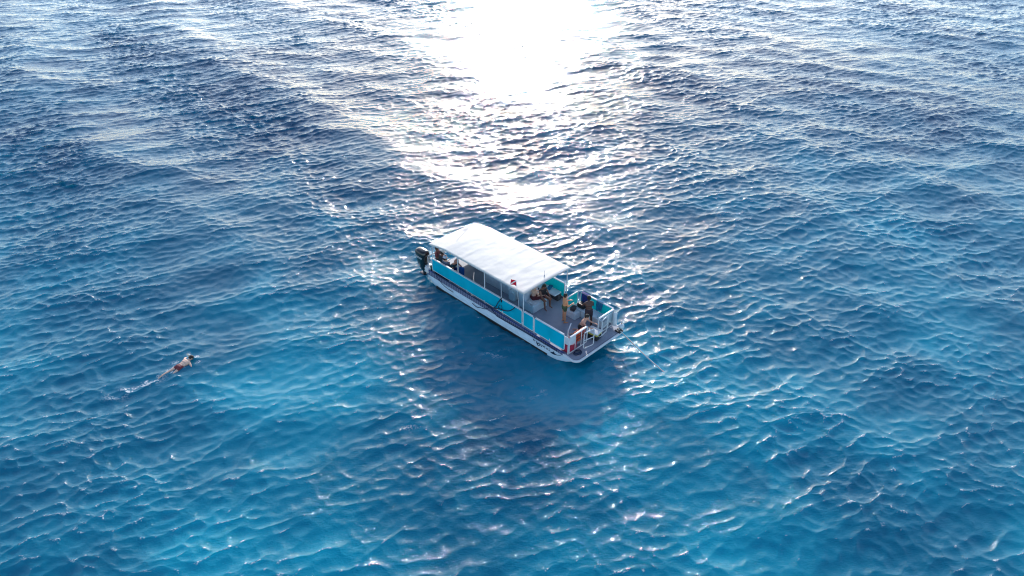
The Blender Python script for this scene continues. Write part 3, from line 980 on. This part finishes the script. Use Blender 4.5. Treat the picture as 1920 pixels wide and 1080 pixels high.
    if shirt is not None:
        m_, sl = shirt
        c = MB()
        for (l, u, r) in ((0.06, 0.06, 0.122), (0.06, 0.16, 0.118), (0.075, 0.27, 0.122), (0.10, 0.37, 0.116), (0.115, 0.415, 0.098)):
            c.cap(T(0, l, u), T(0, -l, u), r * k, n=14)
        c.cap(T(-0.01, 0.16 * k, 0.44), T(0, -0.16 * k, 0.44), 0.068, n=12)
        for s_ in (1, -1):
            sh, el, wr = joints[('arm', s_)]
            c.cap(sh, sh + (el - sh) * min(1, sl), 0.068 * k, 0.056 * k, n=12)
            if sl > 1: c.cap(el, el + (wr - el) * (sl - 1), 0.052 * k, 0.042 * k, n=12)
        link_mesh(remesh(c, 0.013, 2), 'shirt', m_, root)
    return root, joints

M_EYE = mat('eye', (0.05, 0.04, 0.035), 0.2)
def skin(name, c): return mat(name, c, 0.42, var=0.07, scale=7, bump=0.002)
SK_TAN = skin('orange_tan_skin', (0.85, 0.36, 0.18))  # one even orange-tan tone
SK_BROWN = skin('brown_skin', (0.24, 0.10, 0.06))
SK_DARK = skin('dark_brown_skin', (0.10, 0.042, 0.03))
SK_RED = skin('ruddy_skin', (0.50, 0.22, 0.16))
SK_PALE = skin('pale_tan_skin', (0.66, 0.38, 0.27))

# seated helper: hips on a seat 0.45 m above the deck
SIT = (((1, 0.18, 0.02), (0.10, 0.02, -1)), ((1, -0.18, 0.02), (0.10, -0.02, -1)))

# standing, back to the camera, arms folded in front
person('person standing mid deck in green swim shorts with bare orange-tan back', (8.02, 1.86, ZD + 0.012), R(62), SK_TAN,
       pelvis=0.89, lean=(0.03, 0, 1), arms=(((0.25, 0.25, -1), (0.9, -0.35, 0.25)), ((0.25, -0.25, -1), (0.9, 0.35, 0.2))),
       shorts=(mat('olive_green_cloth', (0.07, 0.10, 0.045), 0.8, var=0.3), 0.30), look=(1, 0.2, -0.15), scale=0.99)
# dark figure standing by the bow bench, reaching for gear to the left
person('tall dark-brown person standing at the bow bench and reaching for a bag', (9.10, 2.40, ZD + 0.012), R(150), SK_DARK,
       pelvis=0.90, lean=(0.16, 0, 1), head=(0.25, 0, 1), look=(1, 0.1, -0.5),
       arms=(((0.55, 0.30, -0.8), (1, 0.05, -0.25)), ((0.35, -0.3, -0.9), (0.9, 0.0, -0.45))),
       legs=(((0.10, 0.10, -1), (-0.12, 0.03, -1)), ((-0.05, -0.10, -1), (-0.10, -0.02, -1))),
       shorts=(mat('dark_maroon_cloth', (0.035, 0.02, 0.03), 0.8), 0.55), scale=1.02)
# kneeling at the bow over the cooler
person('bare-backed person in black shorts kneeling at the bow beside the cooler', (9.26, 1.66, ZD + 0.01), R(20), skin('rosy_tan_skin', (0.78, 0.40, 0.28)),
       pelvis=0.50, lean=(0.42, 0, 1), head=(0.55, 0, 1), look=(1, 0.1, -0.55),
       arms=(((0.75, 0.25, -0.75), (1, -0.1, -0.1)), ((0.75, -0.3, -0.75), (1, 0.15, -0.1))),
       legs=(((0.22, 0.22, -1), (-1, 0.06, -0.10), (-0.9, 0, -0.3)), ((0.22, -0.22, -1), (-1, -0.06, -0.10), (-0.9, 0, -0.3))),
       shorts=(M_DARK, 0.5))
# two sitting on the lounge seat under the canopy's front edge
person('bare-backed seated person at the stern side of the white lounge seat', (6.08, 1.66, ZD), R(70), SK_PALE,
       pelvis=0.63, lean=(0.16, 0, 1), head=(0.35, 0, 1), look=(1, -0.2, -0.4), legs=(((1, 0.2, -0.05), (0.3, 0.0, -1)), ((1, -0.2, -0.05), (0.3, 0, -1))),
       arms=(((0.5, 0.2, -1), (1, -0.1, -0.2)), ((0.5, -0.2, -1), (1, 0.1, -0.2))),
       shorts=(mat('dark_red_cloth', (0.10, 0.012, 0.02), 0.8), 0.6))
person('dark-haired seated person on the lounge seat with feet on the deck', (6.30, 2.06, ZD), R(-8), SK_BROWN,
       pelvis=0.63, lean=(0.20, 0, 1), head=(0.5, 0, 1), look=(1, -0.1, -0.6), long_hair=True,
       legs=(((1, 0.25, -0.15), (0.05, 0.05, -1)), ((1, -0.15, -0.15), (0.15, 0, -1))),
       arms=(((0.6, 0.2, -1), (0.9, -0.2, -0.5)), ((0.6, -0.2, -1), (0.9, 0.2, -0.5))),
       shorts=(mat('wine_red_cloth', (0.12, 0.015, 0.03), 0.8), 0.3), shirt=(mat('black_swim_top', (0.02, 0.012, 0.015), 0.7), 0.05))
# group at the stern
person('person in a maroon top sitting in the stern corner behind the engine', (-0.28, 0.66, ZD + 0.01), R(35), SK_BROWN,
       pelvis=0.60, lean=(-0.05, 0, 1), head=(0.1, 0, 1), legs=SIT, look=(1, 0.3, -0.2),
       arms=(((0.5, 0.3, -1), (1, -0.3, -0.1)), ((0.4, -0.3, -1), (1, 0.2, 0))),
       shirt=(mat('maroon_cloth', (0.22, 0.05, 0.06), 0.8, var=0.2), 0.6), shorts=(M_DARK, 0.7))
person('person in a dark top and white cap seated next to the maroon top', (0.30, 0.42, ZD + 0.01), R(88), SK_BROWN,
       pelvis=0.62, lean=(0.18, 0, 1), head=(0.25, 0, 1), legs=SIT, look=(1, 0, -0.3), cap=M_WCLOTH,
       arms=(((0.5, 0.3, -1), (1, -0.5, -0.1)), ((0.4, -0.3, -1), (1, 0.5, -0.1))),
       shirt=(mat('charcoal_cloth', (0.03, 0.035, 0.045), 0.8, var=0.3), 0.8), shorts=(M_NAVY, 0.7))
person('person in a grey-blue top and white cap with their back to the turquoise panel', (0.84, 0.34, ZD + 0.01), R(95), SK_PALE,
       pelvis=0.60, lean=(-0.10, 0, 1), head=(-0.1, 0, 1), legs=SIT, look=(1, 0, -0.3), cap=mat('pale_lilac_cap', (0.66, 0.68, 0.78), 0.8),
       arms=(((0.3, 0.3, -1), (1, -0.3, -0.3)), ((0.4, -0.3, -1), (1, 0.3, -0.3))),
       shirt=(mat('slate_cloth', (0.10, 0.13, 0.20), 0.8, var=0.3), 0.7), shorts=(M_DARK, 0.7))
person('bald person in a dark teal top leaning forward beside the blue board', (1.06, 0.52, ZD + 0.01), R(4), SK_RED,
       hair=SK_RED, pelvis=0.62, lean=(0.65, 0, 1), head=(0.7, 0, 1), legs=SIT, look=(1, -0.2, -0.8),
       arms=(((0.8, 0.3, -0.6), (0.8, -0.1, -0.7)), ((0.75, -0.45, -0.6), (0.8, -0.3, -0.8))),
       shirt=(mat('dark_teal_cloth', (0.01, 0.05, 0.07), 0.8, var=0.3), 0.35), shorts=(M_NAVY, 0.7))

# the snorkeller, face down at the surface
def water_z(x, y):
    X_ = np.array([[x]], np.float32); Y_ = np.array([[y]], np.float32)
    return float(sea(X_, Y_)[2][0, 0])
sx_, sy_ = -15.62, 25.05
wz = water_z(sx_, sy_)
root, J_ = person('snorkeller in dark red shorts swimming face down away from the boat', (sx_, sy_, wz - 0.01), R(57), skin('wet_tan_skin', (0.92, 0.58, 0.42)),
       pelvis=0.0, lean=(1, 0, 0.16), head=(1, 0, 0.14), look=(0.1, 0, -1), world=True,
       arms=(((0.55, 0.75, -0.35), (0.8, 0.1, -0.5)), ((-0.2, -0.6, -0.3), (-0.6, -0.1, -0.3))),
       legs=(((-1, 0.10, -0.02), (-1, 0.02, 0.02), (-1, 0, -0.35)), ((-1, -0.12, -0.12), (-1, -0.02, -0.10), (-1, 0, -0.3))),
       shorts=(mat('wet_dark_red_cloth', (0.22, 0.035, 0.04), 0.5, var=0.4, scale=14), 0.32))
# mask strap and snorkel belong to the swimmer's kit, worn on the head
hd = Vector((0.66, 0, 0.09))
MB().tube(smooth_path([hd + Vector((0.02, 0.09, -0.06)), hd + Vector((0.03, 0.125, 0.0)), hd + Vector((0.0, 0.13, 0.12)), hd + Vector((-0.03, 0.12, 0.24))]), 0.012).build('snorkel', M_YELLOW, root)
MB().tube([hd + Vector((0.02 , 0.106 * math.cos(a), 0.02 + 0.106 * math.sin(a))) for a in np.linspace(0, 2 * math.pi, 20)[:-1]], 0.008, closed=True).build('mask_strap', M_DARK, root)

# ---------------------------------------------------------------- gear on the boat
def single(mb, name, m, label, cat, group=None):
    o = mb.build(name, m, M=BOAT_M)
    return tag(o, label, cat, group)

# cooler with yellow band and white lid
t = thing('cooler', 'black cooler with a yellow band and white lid on the foredeck', 'cooler', (9.88, 1.92, ZD), R(8))
MB().box((-0.30, -0.22, 0), (0.30, 0.22, 0.36), 0.05, seg=3).build('tub', M_DARK, t)
MB().box((-0.305, -0.225, 0.27), (0.305, 0.225, 0.37), 0.03).build('band', M_YELLOW, t)
MB().box((-0.33, -0.25, 0.372), (0.33, 0.25, 0.44), 0.03, seg=3).build('lid', M_WHITE, t)
MB().tube(smooth_path([(0.31, -0.12, 0.30), (0.37, -0.10, 0.26), (0.37, 0.10, 0.26), (0.31, 0.12, 0.30)]), 0.012).build('handle', M_WHITE, t)
# red storage box in the near corner, with a life ring on it
t = thing('storage_box', 'red storage box behind the near bow corner rail', 'box', (9.64, 0.38, ZD), 0)
MB().box((-0.24, -0.28, 0), (0.24, 0.28, 0.38), 0.03, seg=2).build('tub', M_RED, t)
MB().box((-0.25, -0.29, 0.382), (0.25, 0.29, 0.43), 0.015).build('lid', M_RED, t)
t = thing('life_ring', 'pinkish white life ring lying on the red storage box', 'life ring', (9.64, 0.38, ZD + 0.49), 0)
rg = MB(); rg.tube([(0.24 * math.cos(a), 0.24 * math.sin(a), 0) for a in np.linspace(0, 2 * math.pi, 37)[:-1]], 0.055, 10, closed=True)
rg.build('ring', M_RING, t)
for k in range(4):
    a = R(45 + 90 * k)
    MB().tube([((0.24 + 0.062 * math.cos(b_)) * math.cos(a), (0.24 + 0.062 * math.cos(b_)) * math.sin(a), 0.062 * math.sin(b_)) for b_ in np.linspace(0, 2 * math.pi, 13)[:-1]], 0.014, 6, closed=True).build('band', M_RED, t)
# orange life jackets hung inside the bow rail
def life_jacket(loc, rz, m, label):
    t = thing('life_jacket', label, 'life jacket', loc, rz, 'life jackets hung on the bow rail')
    for s_ in (-1, 1):
        q = MB(); q.box((-0.045, s_ * 0.03 if s_ > 0 else -0.17, 0.0), (0.045, 0.17 if s_ > 0 else -0.03, 0.56), 0.04, seg=3)
        q.build('front_panel', m, t)
    MB().box((-0.13, -0.17, 0.05), (-0.055, 0.17, 0.58), 0.035, seg=3).build('back_panel', m, t)
    for z in (0.16, 0.34):
        MB().box((0.046, -0.175, z), (0.056, 0.175, z + 0.035), 0.003).build('strap', M_DARK, t)
life_jacket((9.80, 0.76, ZD + 0.32), 0, M_ORANGE, 'orange life jacket hung inside the near bow rail next to the red box')
life_jacket((9.80, 1.14, ZD + 0.28), 0, mat('faded_red_cloth', (0.55, 0.14, 0.12), 0.7, var=0.2, bump=0.01), 'faded red life jacket hung by the near bow gate')
t_ = MB(); t_.box((9.42, 0.72, ZD), (9.74, 1.16, ZD + 0.24), 0.08, seg=3)
single(t_, 'duffel_bag', M_GREY, 'dark grey duffel bag on deck below the orange life jacket', 'bag')
# coiled dark line on the foredeck outside the near corner
cl = MB()
pts = []
for k in range(64):
    a = k * 0.42
    r_ = 0.20 - 0.0012 * k
    pts.append((10.13 + r_ * 0.8 * math.cos(a), 0.44 + 1.25 * r_ * math.sin(a), ZD + 0.02 + 0.0018 * k))
cl.tube(pts, 0.014, 6)
single(cl, 'coiled_rope', M_DROPE, 'dark blue rope coiled on the foredeck outside the near corner rail', 'rope')
# things on the bow bench
def cloth(name, m, label, cat, x0, x1, y, z0, z1, seed, amp=0.03, depth=0.09):
    """a hanging cloth folded over the rail"""
    mb = MB()
    nx, nz = 14, 12
    rng = random.Random(seed)
    ph = [rng.uniform(0, 6) for _ in range(4)]
    secs = []
    for j in range(nz + 1):
        f = j / nz
        z = z1 + (z0 - z1) * f
        row = []
        for i in range(nx + 1):
            u = i / nx
            x = x0 + (x1 - x0) * (u + 0.04 * math.sin(5 * f + ph[0]) * f)
            yy = y - 0.028 - amp * f * (0.5 + 0.5 * math.sin(9 * u + ph[1]) + 0.4 * math.sin(17 * u + 3 * f + ph[2]))
            row.append((x, yy, z + 0.02 * math.sin(4 * u + ph[3]) * f))
        secs.append(row + [(p[0], p[1] + 0.012, p[2]) for p in row[::-1]])
    mb.loft(secs)
    mb.box((x0, y - 0.06, z1), (x1, y + 0.06, z1 + 0.014), 0.004)
    return single(mb, name, m, label, cat)
cloth('towel', M_NAVY, 'navy blue towel hanging inside the far rail beside the open gate', 'towel', 7.90, 8.36, W - 0.05, 1.12, 1.655, 3)
cloth('towel', M_TOWELT, 'teal blue towel slung inside the far rail behind the tall person', 'towel', 8.85, 9.25, W - 0.05, 1.10, 1.655, 8, 0.06)
def bag(loc, sx, sy, sz, m, label, rz=0, straps=True):
    t = thing('bag', label, 'bag', loc, rz)
    b = MB()
    b.box((-sx, -sy, 0), (sx, sy, sz), min(sx, sy, sz) * 0.5, seg=4)
    for v in b.bm.verts:
        v.co += Vector((mnoise.noise(v.co * 7), mnoise.noise(v.co * 7 + Vector((5, 0, 0))), 0.6 * mnoise.noise(v.co * 6 + Vector((0, 9, 0))))) * 0.03
        v.co.z = max(v.co.z, 0.002)
    b.build('bag_body', m, t)
    if straps:
        MB().tube(smooth_path([(-sx * 0.5, 0, sz * 0.95), (-sx * 0.3, 0.02, sz * 1.35), (sx * 0.3, 0.02, sz * 1.35), (sx * 0.5, 0, sz * 0.95)]), 0.010).build('handle', m, t)
    return t
bag((8.24, 2.92, 1.074), 0.22, 0.15, 0.24, M_DARK, 'black bag on the bow bench in front of the navy towel')
bag((8.04, 2.50, 1.024), 0.15, 0.12, 0.20, mat('black_grey_cloth', (0.05, 0.05, 0.06), 0.7, var=0.5, scale=12), 'small dark grey bag on the low step by the open gate', 30)
bag((8.62, 3.00, 1.074), 0.12, 0.10, 0.14, M_WCLOTH, 'small white bag on the bow bench', 10, False)
bag((9.40, 2.98, 1.074), 0.20, 0.14, 0.10, mat('pale_aqua_cloth', (0.35, 0.62, 0.70), 0.8, var=0.15, bump=0.01), 'folded pale aqua towel at the bow end of the bench', 5, False)
# towel and bag on the bench under the canopy
bag((5.95, 3.04, 1.094), 0.22, 0.10, 0.10, M_TOWELT, 'dark teal bundle on the side bench under the canopy', 5, False)
cl = MB(); cl.tube(smooth_path([(5.55, 2.70, 1.10), (5.50, 2.68, 0.80), (5.55, 2.66, 0.68), (5.62, 2.68, 0.82), (5.60, 2.70, 1.08), (5.72, 2.71, 1.10), (5.74, 2.68, 0.85), (5.70, 2.70, 1.10)]), 0.022)
single(cl, 'strap', M_CUSH, 'pale looped strap hanging over the front of the side bench', 'strap')
# blue board standing under the canopy
bd = MB(); bd.box((-0.17, -0.035, 0), (0.17, 0.035, 0.86), 0.03, seg=3)
o = bd.build('kickboard', M_BLUE, M=BOAT_M @ Matrix.Translation((1.66, 0.66, ZD)) @ Matrix.Rotation(R(12), 4, 'Z') @ Matrix.Rotation(R(-6), 4, 'X'))
tag(o, 'tall blue board standing against the near side under the canopy', 'board')
# white bag and green gear hung on the stern corner
t = bag((-0.34, -0.02, ZD + 0.02), 0.15, 0.12, 0.30, M_WCLOTH, 'white bag on the stern corner next to the outboard engine')
t = bag((-0.18, 0.18, ZD + 0.02), 0.12, 0.12, 0.34, M_GREEN, 'dark green dive bag on the stern corner by the near panel')
for (x, y, z, r_) in ((0.55, 1.35, ZD, 0.09),):
    t = thing('dive_tank', 'silver dive tank standing among the people at the stern', 'dive tank', (x, y, z), 0)
    MB().cap((0, 0, 0.08), (0, 0, 0.55), 0.085, n=18, rings=5).build('cylinder', M_ALU, t)
    MB().box((-0.03, -0.03, 0.635), (0.03, 0.03, 0.70), 0.01).cap((0, 0.03, 0.67), (0, 0.07, 0.67), 0.018).build('valve', M_DARK, t)
# fenders at the bow
t = thing('boat_fender', 'long white fender hanging at the far bow corner', 'fender', (10.06, W - 0.10, 0.70), 0, 'fenders at the far bow corner')
MB().cap((0, 0, 0.10), (0, 0, 0.72), 0.10, n=18, rings=6).build('fender_body', M_WHITE, t)
MB().tube([(0, 0, 0.80), (-0.02, 0, 0.90), (-0.12, 0, 0.93)], 0.010).build('lanyard', M_ROPE, t)
t = thing('boat_fender', 'round white ball fender at the far tip of the foredeck', 'fender', (10.40, W + 0.02, ZD + 0.02), 0, 'fenders at the far bow corner')
MB().ball((0, 0, 0.15), 0.15, 20).build('fender_body', M_WHITE, t)
MB().cap((0, 0, 0.29), (0, 0, 0.33), 0.03).build('fender_eye', M_DARK, t)

# rod on the near rail, holder and hanging dark lines
t = thing('rod', 'thin white rod standing in a black holder on the near side panel', 'rod', (5.44, 0.03, 1.50), 0)
MB().tube([(0, 0, 0.05), (-0.02, 0, 1.26)], 0.014).build('rod_shaft', M_RAIL, t)
MB().cap((0, 0, -0.06), (0, 0, 0.16), 0.035).build('rod_holder', M_DARK, t)
yn = -0.02
def rope(name, pts, r, m, label, cat='rope', group=None, world=False):
    mb = MB(); mb.tube(smooth_path(pts, 8), r, 7)
    o = mb.build(name, m) if world else mb.build(name, m, M=BOAT_M)
    return tag(o, label, cat, group)
yo = -0.165
GR = 'dark ropes draped along the near side'
rope('mooring_rope', [(5.42, 0.0, 1.62), (5.36, yn, 1.50), (5.22, yn, 1.28), (5.10, -0.05, 1.02), (4.96, -0.13, 0.90), (4.75, -0.16, 0.90), (4.50, -0.16, 0.88)], 0.026, M_DROPE,
     'dark rope dropping from the rod holder down the turquoise panel', group=GR)
rope('mooring_rope', [(6.40, 0.0, 1.60), (6.34, yn, 1.50), (6.05, yn, 1.22), (5.70, yn, 1.06), (5.35, yn, 0.98), (5.06, -0.08, 0.92), (4.86, yo, 0.88), (4.6, yo, 0.88)], 0.026, M_DROPE,
     'dark rope sagging from the forward end of the long turquoise panel', group=GR)
rope('mooring_rope', [(0.25, yo + 0.03, 0.90), (1.2, yo + 0.02, 0.90), (2.2, yo + 0.02, 0.885), (3.3, yo + 0.02, 0.88), (4.2, yo, 0.89), (4.7, yo - 0.01, 0.92), (5.0, yo - 0.01, 0.80), (5.3, yo - 0.01, 0.62), (5.8, yo, 0.60), (6.6, yo, 0.62), (7.6, yo, 0.66), (8.6, yo, 0.68), (9.4, yo, 0.68)], 0.022, M_DROPE,
     'long dark rope lying along the violet rub rail', group=GR)
rope('mooring_rope', [(5.35, yn, 1.22), (5.28, yn, 1.05), (5.40, yn, 0.98), (5.52, yn, 1.10), (5.46, yn, 1.26)], 0.016, M_DROPE, 'small blue loop of rope on the panel below the rod', group=GR)
rope('mooring_rope', [(4.75, yo, 0.86), (4.45, yo, 0.60), (4.05, yo, 0.48), (3.75, -0.14, 0.36), (3.4, -0.13, 0.42)], 0.018, M_DROPE, 'thin dark rope trailing down over the pale hull', group=GR)
rope('mooring_rope', [(0.55, yo, 0.86), (0.85, yo, 0.62), (1.3, yo, 0.46), (1.9, yo + 0.02, 0.40)], 0.016, M_DROPE, 'short dark rope drooping over the hull near the stern', group=GR)
# anchor line running out over the bow
rope('anchor_rope', [(10.42, 3.15, 0.74), (10.70, 3.15, 0.62), (11.4, 3.10, 0.40), (12.3, 3.0, 0.17), (13.2, 2.92, -0.02), (14.2, 2.85, -0.25)], 0.030, M_ROPE,
     'white anchor rope running from the bow into the water', 'rope')

# diver-down flag on a thin staff
t = thing('dive_flag', 'small red flag with a white diagonal stripe on a thin staff beside the canopy', 'flag', (6.72, 0.0, 1.62), 0)
MB().tube([(0, 0, -0.02), (-0.10, -0.02, 0.9), (-0.20, -0.03, 1.62)], 0.010).build('flag_staff', M_RAIL, t)
def flag():
    nx, nz = 60, 50
    w, h = 0.36, 0.30
    me = bpy.data.meshes.new('flag_cloth')
    vs, fs, mi = [], [], []
    base = Vector((-0.195, -0.03, 1.30))
    for k, off in ((0, 0.0), (1, 0.006)):
        for i in range(nx + 1):
            for j in range(nz + 1):
                u, v = i / nx, j / nz
                y = 0.05 * u * math.sin(5.5 * u + 1.2 * v) + off
                vs.append(base + Vector((-w * u * 0.95, y - 0.02 * u, h * v - 0.05 * u * u)))
    n1 = (nx + 1) * (nz + 1)
    for k in (0, 1):
        for i in range(nx):
            for j in range(nz):
                a = k * n1 + i * (nz + 1) + j
                q = (a, a + nz + 1, a + nz + 2, a + 1)
                fs.append(q if k == 0 else q[::-1])
                u, v = (i + 0.5) / nx, (j + 0.5) / nz
                mi.append(1 if abs(v - (1 - u)) < 0.15 else 0)
    me.from_pydata([tuple(v) for v in vs], [], fs)
    me.materials.append(mat('red_flag_cloth', (0.72, 0.02, 0.06), 0.7, var=0.08, trans=0.3))
    me.materials.append(mat('white_flag_stripe', (0.82, 0.80, 0.80), 0.7, var=0.04, trans=0.3))
    me.polygons.foreach_set('material_index', mi)
    me.polygons.foreach_set('use_smooth', [True] * len(fs))
    o = bpy.data.objects.new('flag_cloth', me); COL.objects.link(o); o.parent = t
flag()
